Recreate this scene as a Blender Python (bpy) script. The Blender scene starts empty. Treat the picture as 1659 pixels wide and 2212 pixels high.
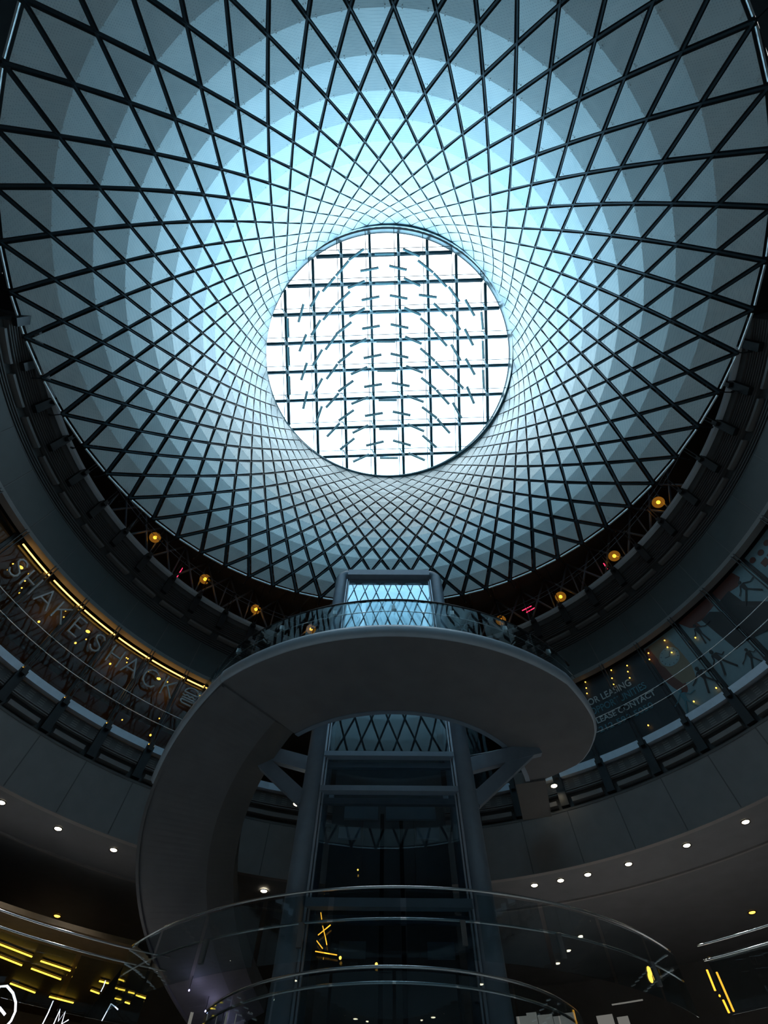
import bpy, math, random
import numpy as np
from mathutils import Vector, Matrix
random.seed(7)
PI = math.pi
R_ = math.radians

# ------------------------------------------------------------------ camera
F_PX = 1000.0; CX, CY = 829.5, 1106.0
EYE = 1.6
_z = np.array([838.0 - CX, -(560.0 - CY), -F_PX]); _z /= np.linalg.norm(_z)
_x = np.array([1., 0, 0]) - _z[0] * _z; _x /= np.linalg.norm(_x)
_y = np.cross(_z, _x)
W = np.stack([_x, _y, _z])                      # camera -> world rotation
cam_d = bpy.data.cameras.new('camera'); cam = bpy.data.objects.new('camera', cam_d)
bpy.context.scene.collection.objects.link(cam)
cam_d.sensor_fit = 'VERTICAL'; cam_d.sensor_height = 36; cam_d.lens = 36 * F_PX / 2212
cam_d.clip_end = 300
M = Matrix([list(r) for r in W]).to_4x4(); M.translation = (0, 0, EYE)
cam.matrix_world = M
SC = bpy.context.scene; SC.camera = cam
COL = SC.collection

# ------------------------------------------------------------------ light and exposure
SC.view_settings.view_transform = 'Standard'; SC.view_settings.look = 'None'
SC.view_settings.exposure = 0.0; SC.view_settings.gamma = 1.0
SC.view_settings.use_curve_mapping = False
SKY_STRENGTH = 8.2
world = bpy.data.worlds.new('sky'); SC.world = world; world.use_nodes = True
nt = world.node_tree; nt.nodes.clear()
tc = nt.nodes.new('ShaderNodeTexCoord'); sep = nt.nodes.new('ShaderNodeSeparateXYZ')
nt.links.new(tc.outputs['Generated'], sep.inputs[0])
ramp = nt.nodes.new('ShaderNodeValToRGB')
mr = nt.nodes.new('ShaderNodeMapRange'); mr.inputs[1].default_value = -0.5; mr.inputs[2].default_value = 0.7
nt.links.new(sep.outputs['Y'], mr.inputs[0]); nt.links.new(mr.outputs[0], ramp.inputs[0])
ramp.color_ramp.elements[0].position = 0.1; ramp.color_ramp.elements[0].color = (0.21, 0.17, 0.14, 1)
ramp.color_ramp.elements[1].position = 0.75; ramp.color_ramp.elements[1].color = (0.40, 0.71, 0.92, 1)
e = ramp.color_ramp.elements.new(0.42); e.color = (0.55, 0.62, 0.65, 1)
noi = nt.nodes.new('ShaderNodeTexNoise'); noi.inputs['Scale'].default_value = 2.2; noi.inputs['Detail'].default_value = 4
nt.links.new(tc.outputs['Generated'], noi.inputs['Vector'])
mrn = nt.nodes.new('ShaderNodeMapRange'); mrn.inputs[1].default_value = 0.35; mrn.inputs[2].default_value = 0.7
mrn.inputs[3].default_value = 0.75; mrn.inputs[4].default_value = 1.15
nt.links.new(noi.outputs[0], mrn.inputs[0])
mul = nt.nodes.new('ShaderNodeMath'); mul.operation = 'MULTIPLY'; mul.inputs[1].default_value = SKY_STRENGTH
nt.links.new(mrn.outputs[0], mul.inputs[0])
bg = nt.nodes.new('ShaderNodeBackground'); out = nt.nodes.new('ShaderNodeOutputWorld')
nt.links.new(ramp.outputs[0], bg.inputs['Color']); nt.links.new(mul.outputs[0], bg.inputs['Strength'])
nt.links.new(bg.outputs[0], out.inputs['Surface'])

# ------------------------------------------------------------------ helpers
def ray(px, py):
    return W @ np.array([px - CX, -(py - CY), -F_PX])
def at_depth(px, py, D):                         # point of the (tilted) skylight planes
    d = ray(px, py) / F_PX * D
    return Vector((d[0], d[1], d[2] + EYE))
def at_height(px, py, h):
    d = ray(px, py); d = d / d[2] * h
    return Vector((d[0], d[1], d[2] + EYE))
def at_drum(px, py, R, c=4.4):
    d = ray(px, py); a = d[0]**2 + d[1]**2; b = -2 * d[1] * c; cc = c * c - R * R
    t = (-b + math.sqrt(max(b * b - 4 * a * cc, 0))) / (2 * a); X = d * t
    return math.degrees(math.atan2(X[0], X[1] - c)), X[2]
def drum(R, a, h, c=(0, 4.4)):
    a = R_(a); return Vector((c[0] + R * math.sin(a), c[1] + R * math.cos(a), h + EYE))

def nodemat(name):
    m = bpy.data.materials.new(name); m.use_nodes = True
    return m, m.node_tree, m.node_tree.nodes['Principled BSDF']
def mat(name, col, rough=0.6, metal=0.0, noise=0.0, nscale=4.0, bump=0.0, spec=0.5):
    m, t, b = nodemat(name)
    b.inputs['Roughness'].default_value = rough; b.inputs['Metallic'].default_value = metal
    b.inputs['Specular IOR Level'].default_value = spec
    tcn = t.nodes.new('ShaderNodeTexCoord'); n = t.nodes.new('ShaderNodeTexNoise')
    n.inputs['Scale'].default_value = nscale; n.inputs['Detail'].default_value = 5
    t.links.new(tcn.outputs['Object'], n.inputs['Vector'])
    r = t.nodes.new('ShaderNodeValToRGB')
    r.color_ramp.elements[0].position = 0.3; r.color_ramp.elements[1].position = 0.7
    r.color_ramp.elements[0].color = tuple(c * (1 - noise) for c in col) + (1,)
    r.color_ramp.elements[1].color = tuple(min(1, c * (1 + noise)) for c in col) + (1,)
    t.links.new(n.outputs[0], r.inputs[0]); t.links.new(r.outputs[0], b.inputs['Base Color'])
    if bump:
        bp = t.nodes.new('ShaderNodeBump'); bp.inputs['Strength'].default_value = bump
        t.links.new(n.outputs[0], bp.inputs['Height']); t.links.new(bp.outputs[0], b.inputs['Normal'])
    return m
def glow(name, col, s):
    m = bpy.data.materials.new(name); m.use_nodes = True; t = m.node_tree; t.nodes.clear()
    e = t.nodes.new('ShaderNodeEmission'); o = t.nodes.new('ShaderNodeOutputMaterial')
    e.inputs[0].default_value = (*col, 1); e.inputs[1].default_value = s
    t.links.new(e.outputs[0], o.inputs[0]); return m
def glass(name, refl, tint=(1, 1, 1), rough=0.0, gain=0.4):
    m = bpy.data.materials.new(name); m.use_nodes = True; t = m.node_tree; t.nodes.clear()
    tr = t.nodes.new('ShaderNodeBsdfTransparent'); gl = t.nodes.new('ShaderNodeBsdfGlossy')
    tr.inputs[0].default_value = (*tint, 1); gl.inputs['Roughness'].default_value = rough
    gl.inputs[0].default_value = (0.9, 0.97, 1, 1)
    mx = t.nodes.new('ShaderNodeMixShader'); o = t.nodes.new('ShaderNodeOutputMaterial')
    fr = t.nodes.new('ShaderNodeLayerWeight'); fr.inputs[0].default_value = 0.5
    pw = t.nodes.new('ShaderNodeMath'); pw.operation = 'POWER'; pw.inputs[1].default_value = 1.6
    ml = t.nodes.new('ShaderNodeMath'); ml.operation = 'MULTIPLY_ADD'; ml.inputs[1].default_value = gain; ml.inputs[2].default_value = refl; ml.use_clamp = True
    t.links.new(fr.outputs['Facing'], pw.inputs[0]); t.links.new(pw.outputs[0], ml.inputs[0]); t.links.new(ml.outputs[0], mx.inputs[0])
    t.links.new(tr.outputs[0], mx.inputs[1]); t.links.new(gl.outputs[0], mx.inputs[2])
    t.links.new(mx.outputs[0], o.inputs[0]); return m

MAT = dict(
    dark=mat('dark_paint', (0.10, 0.098, 0.098), 0.7, 0, 0.08, 2),
    soffit=mat('charcoal_soffit', (0.135, 0.137, 0.148), 0.75, 0, 0.08, 2),
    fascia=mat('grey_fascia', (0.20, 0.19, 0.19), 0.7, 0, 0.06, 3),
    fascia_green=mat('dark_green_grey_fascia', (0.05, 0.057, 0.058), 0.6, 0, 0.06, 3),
    plate=mat('blue_grey_plate', (0.50, 0.56, 0.64), 0.45, 0.5, 0.05, 6),
    steel=mat('painted_steel', (0.21, 0.27, 0.34), 0.45, 0.25, 0.06, 5),
    rim=mat('grey_rim', (0.42, 0.50, 0.58), 0.5, 0.2, 0.05, 3),
    rim_light=mat('pale_edge_plate', (0.66, 0.72, 0.78), 0.5),
    violet=glow('violet_led', (0.62, 0.58, 1.0), 3.0),
    black=mat('black_metal', (0.02, 0.022, 0.025), 0.45, 0.5),
    chrome=mat('brushed_steel', (0.80, 0.84, 0.86), 0.2, 1.0),
    floor=mat('terrazzo_floor', (0.62, 0.60, 0.57), 0.35, 0, 0.12, 30),
    cable=mat('dark_cable', (0.03, 0.045, 0.055), 0.45, 0.6),
    clip=mat('bright_clip', (0.80, 0.86, 0.88), 0.35, 0.4),
    collar=mat('silver_collar', (0.72, 0.78, 0.80), 0.45, 0.4, 0.08, 2),
    mullion=mat('teal_grey_mullion', (0.02, 0.075, 0.10), 0.5, 0.3),
    brown=mat('brown_board', (0.06, 0.032, 0.022), 0.7, 0, 0.1, 3),
    wood=mat('warm_ceiling_board', (0.10, 0.065, 0.03), 0.6, 0, 0.15, 5),
    letter=mat('grey_letter', (0.42, 0.41, 0.40), 0.5, 0.3),
    strip=glow('warm_strip', (1.0, 0.50, 0.10), 5.0),
    spot=glow('warm_white_spot', (1.0, 0.86, 0.60), 12.0),
    amber=glow('amber_bulb', (1.0, 0.42, 0.04), 12.0),
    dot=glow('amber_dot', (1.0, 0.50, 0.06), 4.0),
    red=glow('red_tube', (1.0, 0.03, 0.10), 2.5),
    yellow=glow('yellow_tube', (1.0, 0.58, 0.05), 4.0),
    orange=glow('orange_tube', (1.0, 0.42, 0.03), 2.2),
    neon=glow('white_neon', (0.85, 0.88, 1.0), 2.2),
    white=glow('window_streak_glow', (0.9, 0.88, 0.8), 0.16),
    prism=mat('teal_glass_blade', (0.40, 0.72, 0.78), 0.25, 0.2),
    prism_dark=mat('dark_blade_edge', (0.02, 0.06, 0.08), 0.4, 0.2),
    glass=glass('clear_glass', 0.05, (0.86, 0.93, 0.95)),
    tower_glass=glass('tower_glass', 0.0, (0.75, 0.82, 0.86), gain=2.0),
    rail_glass=glass('rail_glass', 0.05, (0.80, 0.86, 0.88)),
    shop_glass=glass('shop_glass', 0.01, (0.75, 0.78, 0.80), gain=0.06),
    skyglass=glass('skylight_glass', 0.0, (0.97, 0.99, 1.0), gain=0.1),
)
def haze_globe():  # globe glass; its faint emission stands in for the halo around the bulb
    m = bpy.data.materials.new('amber_halo_glass'); m.use_nodes = True; t = m.node_tree; t.nodes.clear()
    e = t.nodes.new('ShaderNodeEmission'); e.inputs[0].default_value = (1, 0.42, 0.05, 1); e.inputs[1].default_value = 0.28
    tr = t.nodes.new('ShaderNodeBsdfTransparent'); tr.inputs[0].default_value = (1, 0.75, 0.35, 1)
    mx = t.nodes.new('ShaderNodeMixShader'); mx.inputs[0].default_value = 0.45; o = t.nodes.new('ShaderNodeOutputMaterial')
    t.links.new(tr.outputs[0], mx.inputs[1]); t.links.new(e.outputs[0], mx.inputs[2]); t.links.new(mx.outputs[0], o.inputs[0]); return m
# the reflector net's perforated aluminium sheet
def panel_mat():
    m, t, b = nodemat('perforated_aluminium')
    b.inputs['Metallic'].default_value = 0.42; b.inputs['Roughness'].default_value = 0.5
    tcn = t.nodes.new('ShaderNodeTexCoord')
    n = t.nodes.new('ShaderNodeTexNoise'); n.inputs['Scale'].default_value = 0.9; n.inputs['Detail'].default_value = 7
    n.inputs['Roughness'].default_value = 0.62; n.inputs['Distortion'].default_value = 0.8
    t.links.new(tcn.outputs['Object'], n.inputs['Vector'])
    r = t.nodes.new('ShaderNodeValToRGB'); r.color_ramp.elements[0].position = 0.3; r.color_ramp.elements[1].position = 0.7
    r.color_ramp.elements[0].color = (0.66, 0.77, 0.80, 1); r.color_ramp.elements[1].color = (0.78, 0.87, 0.89, 1)
    v = t.nodes.new('ShaderNodeTexVoronoi'); v.inputs['Scale'].default_value = 22; v.inputs['Randomness'].default_value = 0.0
    t.links.new(tcn.outputs['Object'], v.inputs['Vector'])
    g = t.nodes.new('ShaderNodeMath'); g.operation = 'LESS_THAN'; g.inputs[1].default_value = 0.30
    t.links.new(v.outputs['Distance'], g.inputs[0])
    mx = t.nodes.new('ShaderNodeMix'); mx.data_type = 'RGBA'; mx.inputs[7].default_value = (0.34, 0.46, 0.52, 1)
    mf = t.nodes.new('ShaderNodeMath'); mf.operation = 'MULTIPLY'; mf.inputs[1].default_value = 0.45
    t.links.new(g.outputs[0], mf.inputs[0]); t.links.new(mf.outputs[0], mx.inputs[0])
    t.links.new(n.outputs[0], r.inputs[0]); t.links.new(r.outputs[0], mx.inputs[6])
    t.links.new(mx.outputs[2], b.inputs['Base Color'])
    return m
MAT['panel'] = panel_mat()

class MB:
    """collects shapes and links them as one mesh object"""
    def __init__(s): s.v = []; s.f = []; s.m = []
    def add(s, vs, fs, mi=0):
        o = len(s.v); s.v += [tuple(v) for v in vs]; s.f += [tuple(i + o for i in f) for f in fs]; s.m += [mi] * len(fs)
    def box(s, c, size, X=None, Y=None, Z=None, mi=0):
        X = Vector(X or (1, 0, 0)); Y = Vector(Y or (0, 1, 0)); Z = Vector(Z or (0, 0, 1)); c = Vector(c)
        vs = [c + X * (i * size[0] / 2) + Y * (j * size[1] / 2) + Z * (k * size[2] / 2) for i in (-1, 1) for j in (-1, 1) for k in (-1, 1)]
        s.add(vs, [(0, 1, 3, 2), (4, 6, 7, 5), (0, 4, 5, 1), (2, 3, 7, 6), (0, 2, 6, 4), (1, 5, 7, 3)], mi)
    def beam(s, a, b, w, h=None, up=(0, 0, 1), mi=0):
        a = Vector(a); b = Vector(b); d = (b - a); L = d.length; d.normalize()
        X = d.cross(Vector(up))
        if X.length < 1e-4: X = d.cross(Vector((0, 1, 0)))
        X.normalize(); Z = X.cross(d)
        s.box((a + b) / 2, (w, L, h or w), X, d, Z, mi)
    def tube(s, pts, r, n=8, closed=False, mi=0, r1=None):
        pts = [Vector(p) for p in pts]; N = len(pts); rings = []
        prev = None
        for i, p in enumerate(pts):
            if closed: d = pts[(i + 1) % N] - pts[i - 1]
            else: d = pts[min(i + 1, N - 1)] - pts[max(i - 1, 0)]
            d.normalize()
            X = prev - d * prev.dot(d) if prev else d.cross(Vector((0, 0, 1)))
            if X.length < 1e-3: X = d.cross(Vector((0, 1, 0)))
            X.normalize(); prev = X.copy(); Y = d.cross(X)
            rr = r if r1 is None else r + (r1 - r) * i / (N - 1)
            rings.append([p + X * (rr * math.cos(2 * PI * k / n)) + Y * (rr * math.sin(2 * PI * k / n)) for k in range(n)])
        vs = [v for R in rings for v in R]; fs = []
        for i in range(N if closed else N - 1):
            for k in range(n):
                a = i * n; b = ((i + 1) % N) * n
                fs.append((a + k, a + (k + 1) % n, b + (k + 1) % n, b + k))
        if not closed:
            fs.append(tuple(range(n))[::-1]); fs.append(tuple((N - 1) * n + k for k in range(n)))
        s.add(vs, fs, mi)
    def sweep(s, prof, a0, a1, n, c=(0, 4.4), hf=None, mi=0, cap=True, z0=EYE):
        """closed (R, h) profile swept about a vertical axis; angles in degrees from +y, clockwise"""
        pf = prof if callable(prof) else (lambda a_: prof)
        k = len(pf(a0)); vs = []; full = abs(a1 - a0) >= 359.9
        N = n if full else n + 1
        for i in range(N):
            a = R_(a0 + (a1 - a0) * i / n); dh = hf(a0 + (a1 - a0) * i / n) if hf else 0
            for (R, h) in pf(a0 + (a1 - a0) * i / n): vs.append((c[0] + R * math.sin(a), c[1] + R * math.cos(a), h + dh + z0))
        fs = []
        for i in range(n):
            for j in range(k):
                p = i * k; q = ((i + 1) % N) * k
                fs.append((p + j, p + (j + 1) % k, q + (j + 1) % k, q + j))
        if not full and cap:
            fs.append(tuple(range(k))); fs.append(tuple((N - 1) * k + j for j in range(k))[::-1])
        s.add(vs, fs, mi)
    def sphere(s, c, r, n=12, m=8, sc=(1, 1, 1), mi=0):
        vs = [(c[0], c[1], c[2] + r * sc[2])]
        for i in range(1, m):
            t = PI * i / m
            for k in range(n):
                p = 2 * PI * k / n
                vs.append((c[0] + r * sc[0] * math.sin(t) * math.cos(p), c[1] + r * sc[1] * math.sin(t) * math.sin(p), c[2] + r * sc[2] * math.cos(t)))
        vs.append((c[0], c[1], c[2] - r * sc[2])); fs = []
        for k in range(n): fs.append((0, 1 + k, 1 + (k + 1) % n))
        for i in range(m - 2):
            for k in range(n):
                a = 1 + i * n; b = a + n; fs.append((a + k, b + k, b + (k + 1) % n, a + (k + 1) % n))
        a = 1 + (m - 2) * n; L = len(vs) - 1
        for k in range(n): fs.append((L, a + (k + 1) % n, a + k))
        s.add(vs, fs, mi)
    def build(s, name, mats, parent=None, smooth=False, loc=None):
        me = bpy.data.meshes.new(name)
        vs = s.v
        if loc is None and parent is None and vs:
            arr = np.array(vs); loc = ((arr[:, 0].min() + arr[:, 0].max()) / 2, (arr[:, 1].min() + arr[:, 1].max()) / 2, arr[:, 2].min())
        base = Vector(parent.location) if parent is not None else Vector(loc or (0, 0, 0))
        if parent is not None and parent.parent is not None: base = base + Vector(parent.parent.location)
        me.from_pydata([tuple(Vector(v) - base) for v in vs], [], s.f)
        for m in (mats if isinstance(mats, (list, tuple)) else [mats]): me.materials.append(m)
        if any(s.m): me.polygons.foreach_set('material_index', s.m)
        if smooth: me.polygons.foreach_set('use_smooth', [True] * len(s.f))
        me.update()
        o = bpy.data.objects.new(name, me); COL.objects.link(o)
        if parent is not None: o.parent = parent; o.location = (0, 0, 0)
        else: o.location = base
        return o
def tag(o, label=None, cat=None, group=None, kind=None):
    if label: o['label'] = label
    if cat: o['category'] = cat
    if group: o['group'] = group
    if kind: o['kind'] = kind
    return o
def empty(name, loc, label, cat, group=None):
    o = bpy.data.objects.new(name, None); COL.objects.link(o); o.location = loc; o.empty_display_size = 0.3
    return tag(o, label, cat, group)
def struct(name, mb, m, label=None, smooth=False, cat=None):
    return tag(mb.build(name, m, smooth=smooth), label, cat, kind='structure')
ORD = ['first', 'second', 'third', 'fourth', 'fifth', 'sixth', 'seventh', 'eighth', 'ninth', 'tenth', 'eleventh', 'twelfth', 'thirteenth', 'fourteenth', 'fifteenth', 'sixteenth', 'seventeenth', 'eighteenth']

# ------------------------------------------------------------------ setting: shell, floor, gallery slabs
SHELL = 19.0; A0, A1 = -180, 180
b = MB(); b.sweep([(0.01, -EYE), (SHELL, -EYE), (SHELL, -EYE - 0.3), (0.01, -EYE - 0.3)], 0, 360, 96)
struct('floor', b, MAT['floor'], 'pale concourse floor under the atrium', cat='floor')
b = MB(); b.sweep([(SHELL, -EYE), (SHELL, 25.0), (SHELL + 0.3, 25.0), (SHELL + 0.3, -EYE)], 0, 360, 96)
struct('wall_outer', b, MAT['dark'], 'dark round wall far behind the galleries', cat='wall')

# tilted oculus plane
DR = 30.0; DG = 31.2
c_near = at_depth(837, 757, DR); c_far = at_depth(837, 766, DG)
ux = Vector((1, 0, 0)); nrm = Vector(W @ np.array([0, 0, -1.])); ux = (ux - nrm * ux.dot(nrm)).normalized(); vy = nrm.cross(ux)
ocR = 272 / F_PX * DR
b = MB(); n = 112; vs = []
for i in range(n):
    t = 2 * PI * i / n; d = ux * math.cos(t) + vy * math.sin(t)
    vs.append(c_near + d * (ocR + 0.05) + nrm * 0.25)
    a = math.atan2(vs[-1][0], vs[-1][1] - 4.4); vs.append(Vector((SHELL * math.sin(a), 4.4 + SHELL * math.cos(a), 25.0 + EYE)))
    vs.append(vs[-2] + nrm * 0.3); vs.append(vs[-2] + Vector((0, 0, 0.3)))
fs = []
for i in range(n):
    p = i * 4; q = ((i + 1) % n) * 4
    fs += [(p, q, q + 1, p + 1), (p + 2, p + 3, q + 3, q + 2), (p, p + 2, q + 2, q), (p + 1, q + 1, q + 3, p + 3)]
b.add(vs, fs); struct('ceiling', b, MAT['dark'], 'dark sloping roof around the oculus, behind the net', cat='roof')

SEG = 136
def ringpart(name, prof, m, label, a0=A0, a1=A1, cat='ceiling'):
    b = MB(); b.sweep(prof, a0, a1, int(SEG * (a1 - a0) / 250) + 1); return struct(name, b, m, label, cat=cat)
# lower gallery soffit with downlights, slab of the shop gallery, top gallery slab
ringpart('ceiling', [(11.02, 6.38), (SHELL, 6.38), (SHELL, 6.62), (11.02, 6.62)], MAT['soffit'], 'black soffit with the round downlights under the shop gallery')
ringpart('floor', [(11.1, 8.3), (SHELL, 8.3), (SHELL, 8.6), (11.1, 8.6)], MAT['dark'], 'floor slab of the shop gallery', cat='floor')
ringpart('ceiling', [(11.25, 11.74), (SHELL, 11.74), (SHELL, 11.95), (11.25, 11.95)], MAT['dark'], 'dark ceiling over the shop gallery', a0=-118, a1=118)
ringpart('floor', [(11.1, 14.75), (SHELL, 14.75), (SHELL, 15.0), (11.1, 15.0)], MAT['dark'], 'floor slab of the top gallery', cat='floor', a0=-105, a1=105)
ringpart('ceiling', [(11.3, 19.3), (SHELL, 19.3), (SHELL, 19.6), (11.3, 19.6)], MAT['dark'], 'dark ceiling over the top gallery', a0=-105, a1=105)
ringpart('floor', [(11.1, 2.75), (SHELL, 2.75), (SHELL, 3.0), (11.1, 3.0)], MAT['floor'], 'pale street-level floor slab around the opening', cat='floor')
# fascias
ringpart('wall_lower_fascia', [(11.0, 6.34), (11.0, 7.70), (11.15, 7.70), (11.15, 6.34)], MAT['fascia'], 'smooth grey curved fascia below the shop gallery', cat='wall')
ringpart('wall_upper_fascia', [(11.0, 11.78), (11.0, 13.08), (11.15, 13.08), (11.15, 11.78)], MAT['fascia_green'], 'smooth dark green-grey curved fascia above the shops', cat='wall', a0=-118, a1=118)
ringpart('trim_1', [(10.97, 11.66), (10.97, 11.80), (11.2, 11.80), (11.2, 11.66)], MAT['fascia'], 'thin grey edge strip above the shopfronts', cat='trim', a0=-118, a1=118)
ringpart('wall_lower_recess', [(11.25, 7.7), (11.25, 8.3), (11.4, 8.3), (11.4, 7.7)], MAT['dark'], 'dark recess band behind the lower louvres', cat='wall')
ringpart('wall_upper_recess', [(11.3, 13.08), (11.3, 14.8), (11.45, 14.8), (11.45, 13.08)], MAT['dark'], 'dark recess band behind the upper louvres', cat='wall', a0=-105, a1=105)
for sg_ in (-1, 1):
    ringpart('wall_upper_recess', [(11.3, 13.08), (11.3, 13.42), (11.45, 13.42), (11.45, 13.08)], MAT['dark'], 'dark recess band above the upper fascia beside the viewer', a0=min(105 * sg_, 118 * sg_), a1=max(105 * sg_, 118 * sg_), cat='wall')
ringpart('trim_2', [(10.99, 7.68), (10.99, 7.74), (11.3, 7.74), (11.3, 7.68)], MAT['dark'], 'dark shadow-gap strip on top of the lower fascia', cat='trim')
ringpart('trim_3', [(12.9, 6.34), (12.9, 6.385), (12.98, 6.385), (12.98, 6.34)], MAT['fascia'], 'thin curved trim line on the black soffit', cat='trim')
b = MB()
for i in range(5): b.sweep([(11.14, 13.15 + i * 0.1), (11.14, 13.19 + i * 0.1), (11.28, 13.19 + i * 0.1), (11.28, 13.15 + i * 0.1)], -105, 105, SEG)
for i in range(7): b.sweep([(11.14, 14.05 + i * 0.1), (11.14, 14.09 + i * 0.1), (11.28, 14.09 + i * 0.1), (11.28, 14.05 + i * 0.1)], -105, 105, SEG)
struct('trim_4', b, MAT['dark'], 'dark louvre slats around the upper fascia', cat='louvre')
b = MB()
for i in range(6): b.sweep([(11.1, 8.22 + i * 0.06), (11.1, 8.245 + i * 0.06), (11.2, 8.245 + i * 0.06), (11.2, 8.22 + i * 0.06)], A0, A1, 200)
struct('trim_5', b, MAT['fascia'], 'fine horizontal grille slats under the shop gallery edge', cat='louvre')
# panel seams on the fascias
b = MB()
for k in range(-17, 18):
    a = k * 7.2 + (3.2 if k < 0 else -0.2)
    for (lo, hi, m_) in ((6.36, 7.68, 0),) + (((11.82, 13.06, 0),) if abs(a) < 117 else ()):
        p = drum(10.995, a, lo); q = drum(10.995, a, hi); b.beam(p, q, 0.025, 0.012, up=drum(1, a, 0, (0, 0)) - Vector((0, 0, EYE)))
struct('trim_6', b, MAT['dark'], 'dark vertical joints between the curved fascia panels', cat='trim')

# post angles
POST_L = [-61.6 + 7.2 * k for k in range(-7, 6)]; POST_R = [35.8 + 7.2 * k for k in range(-4, 12)]
POSTS = POST_L + POST_R
BL = [-31.4 - 6.68 * k for k in range(-3, 12)]; BR = [34.5 + 6.68 * k for k in range(-2, 11)]

def gallery_edge(posts, h, name, label, gap=0.18, th=0.21, R=11.0, m='plate'):
    t = empty(name, drum(R, 0, h), label, 'edge plate')
    ps = sorted(posts)
    for i in range(len(ps) - 1):
        b = MB(); g = math.degrees(gap / 2 / R); b.sweep([(R - 0.03, h - th), (R - 0.03, h), (R + 0.15, h), (R + 0.15, h - th)], ps[i] + g, ps[i + 1] - g, 6)
        b.build('plate', MAT[m], t)
    return t
gallery_edge(POSTS, 8.84, 'gallery_edge', 'pale blue-grey plates along the shop gallery edge, between the railing posts')
gallery_edge(BL + BR, 15.16, 'gallery_edge', 'pale plates along the top gallery edge, just outside the net', th=0.13, m='rim_light')
gallery_edge(BL + BR, 13.86, 'gallery_edge', 'faint grey ledge plates halfway up the upper louvre band', gap=0.3, th=0.10, R=11.1, m='fascia')
b = MB()
for k, a in enumerate(sorted(POSTS)[:-1]):
    b.sweep([(11.02, 7.9), (11.02, 8.02), (11.2, 8.02), (11.2, 7.9)], a + 1.2, sorted(POSTS)[k + 1] - 1.2, 5)
struct('trim_7', b, MAT['fascia'], 'segmented grey ledge below the fine grille', cat='trim')

def railing(name, label, angs, h0, cables, R=10.93, post_h=None, bracket=True, cable_r=0.012, cmat='chrome'):
    t = empty(name, drum(R, 0, h0), label, 'railing')
    for a in angs:
        b = MB(); d = drum(1, a, 0, (0, 0)) - Vector((0, 0, EYE)); tan = Vector((math.cos(R_(a)), -math.sin(R_(a)), 0))
        for s in (-1, 1):
            b.beam(drum(R, a, h0 - 0.05) + tan * 0.05 * s, drum(R, a, post_h or cables[0] + 0.05) + tan * 0.05 * s, 0.022, 0.05, up=d)
        if bracket:
            b.box(drum(R + 0.02, a, h0 - 0.12), (0.13, 0.14, 0.24), tan, d)
            b.box(drum(R + 0.10, a, h0 - 0.55), (0.24, 0.14, 0.95), tan, d)
        for c in cables: b.box(drum(R - 0.02, a, c), (0.13, 0.06, 0.05), tan, d)
        b.build('post', MAT['black'], t)
    lo, hi = min(angs) - 3, max(angs) + 3
    for c in cables:
        b = MB(); b.tube([drum(R - 0.04, lo + (hi - lo) * i / 150, c) for i in range(151)], cable_r, 6); b.build('cable', MAT[cmat], t, smooth=True)
    return t
railing('cable_railing', 'two-cable railing with dark twin posts in front of the shops, left of the elevator', POST_L, 8.84, [9.87, 9.42], post_h=11.66)
railing('cable_railing', 'two-cable railing with dark twin posts in front of the posters, right of the elevator', POST_R, 8.84, [9.94, 9.50], post_h=11.66)
railing('cable_railing', 'thin two-cable railing of the top gallery beside the net edge', BL + BR, 15.16, [16.20, 15.97], cable_r=0.012, cmat='steel')
# slim amber reveal light along the shop floor, left
t = MB(); t.tube([drum(11.2, -80 + i, 8.93) for i in range(47)], 0.012, 6)
tag(t.build('floor_strip_light', MAT['dot'], smooth=True), 'thin amber light line at floor level along the left shopfront', 'strip light')

# ------------------------------------------------------------------ reflector net
P = [-0.34642, 0.53065, 0.22443, -0.77887, 0.80845, -0.32241, 0.27043, 0.14603, -0.53258, 1.8204, -1.91036, 0.93109, 0.00419, -0.01525, -0.0043, 0.34047, -0.11407, -0.03487, -0.00168, 0.01373, -0.10624, 0.13486, -0.05273, -0.00925, 0.0239, -0.0163, 0.02965, -0.08442, 0.05024, -0.01465, 0.02269]
H16 = 14.48; H0 = DR
T0 = math.atan2((W @ np.array([0, 0, -1.]))[1], (W @ np.array([0, 0, -1.]))[2])
def net_node(r, m):
    s = r / 16.0; pw = [s ** k for k in range(6)]
    dot = lambda a, n_: sum(P[a + i] * pw[i] for i in range(n_))
    cy = dot(0, 6); rho = dot(6, 6); cx = dot(12, 2); bb = dot(14, 3); a0 = dot(17, 2); c2 = dot(19, 4); c3 = dot(23, 3); a1 = dot(26, 3); b2 = dot(29, 2)
    phi = m * 2 * PI / 112; t = phi
    for _ in range(25): t = phi - (a0 + a1 * math.cos(t) + bb * math.sin(t) + b2 * math.sin(2 * t))
    rr = rho * (1 + c2 * math.cos(2 * t) + c3 * math.cos(3 * t))
    qx = cx + rr * math.sin(t); qy = cy + rr * math.cos(t); T = T0 * (1 - s)
    h = H0 + (H16 - H0) * s
    return Vector((qx * h, (math.sin(T) + qy * math.cos(T)) * h, (math.cos(T) - qy * math.sin(T)) * h + EYE))
NODE = {(r, m): net_node(r, m) for r in range(17) for m in range(112)}
NN = lambda r, m: NODE[(r, m % 112)]
CEN = [sum((NN(r, m) for m in range(112)), Vector()) / 112 for r in range(17)]
cm = M.inverted()
def proj(v):
    q = cm @ v
    return (CX + F_PX * q.x / -q.z, CY - F_PX * q.y / -q.z) if q.z < -0.1 else None
net = empty('reflector_net', CEN[16], 'huge funnel-shaped net of folded reflective diamond panels hanging below the oculus', 'reflector net')
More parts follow.
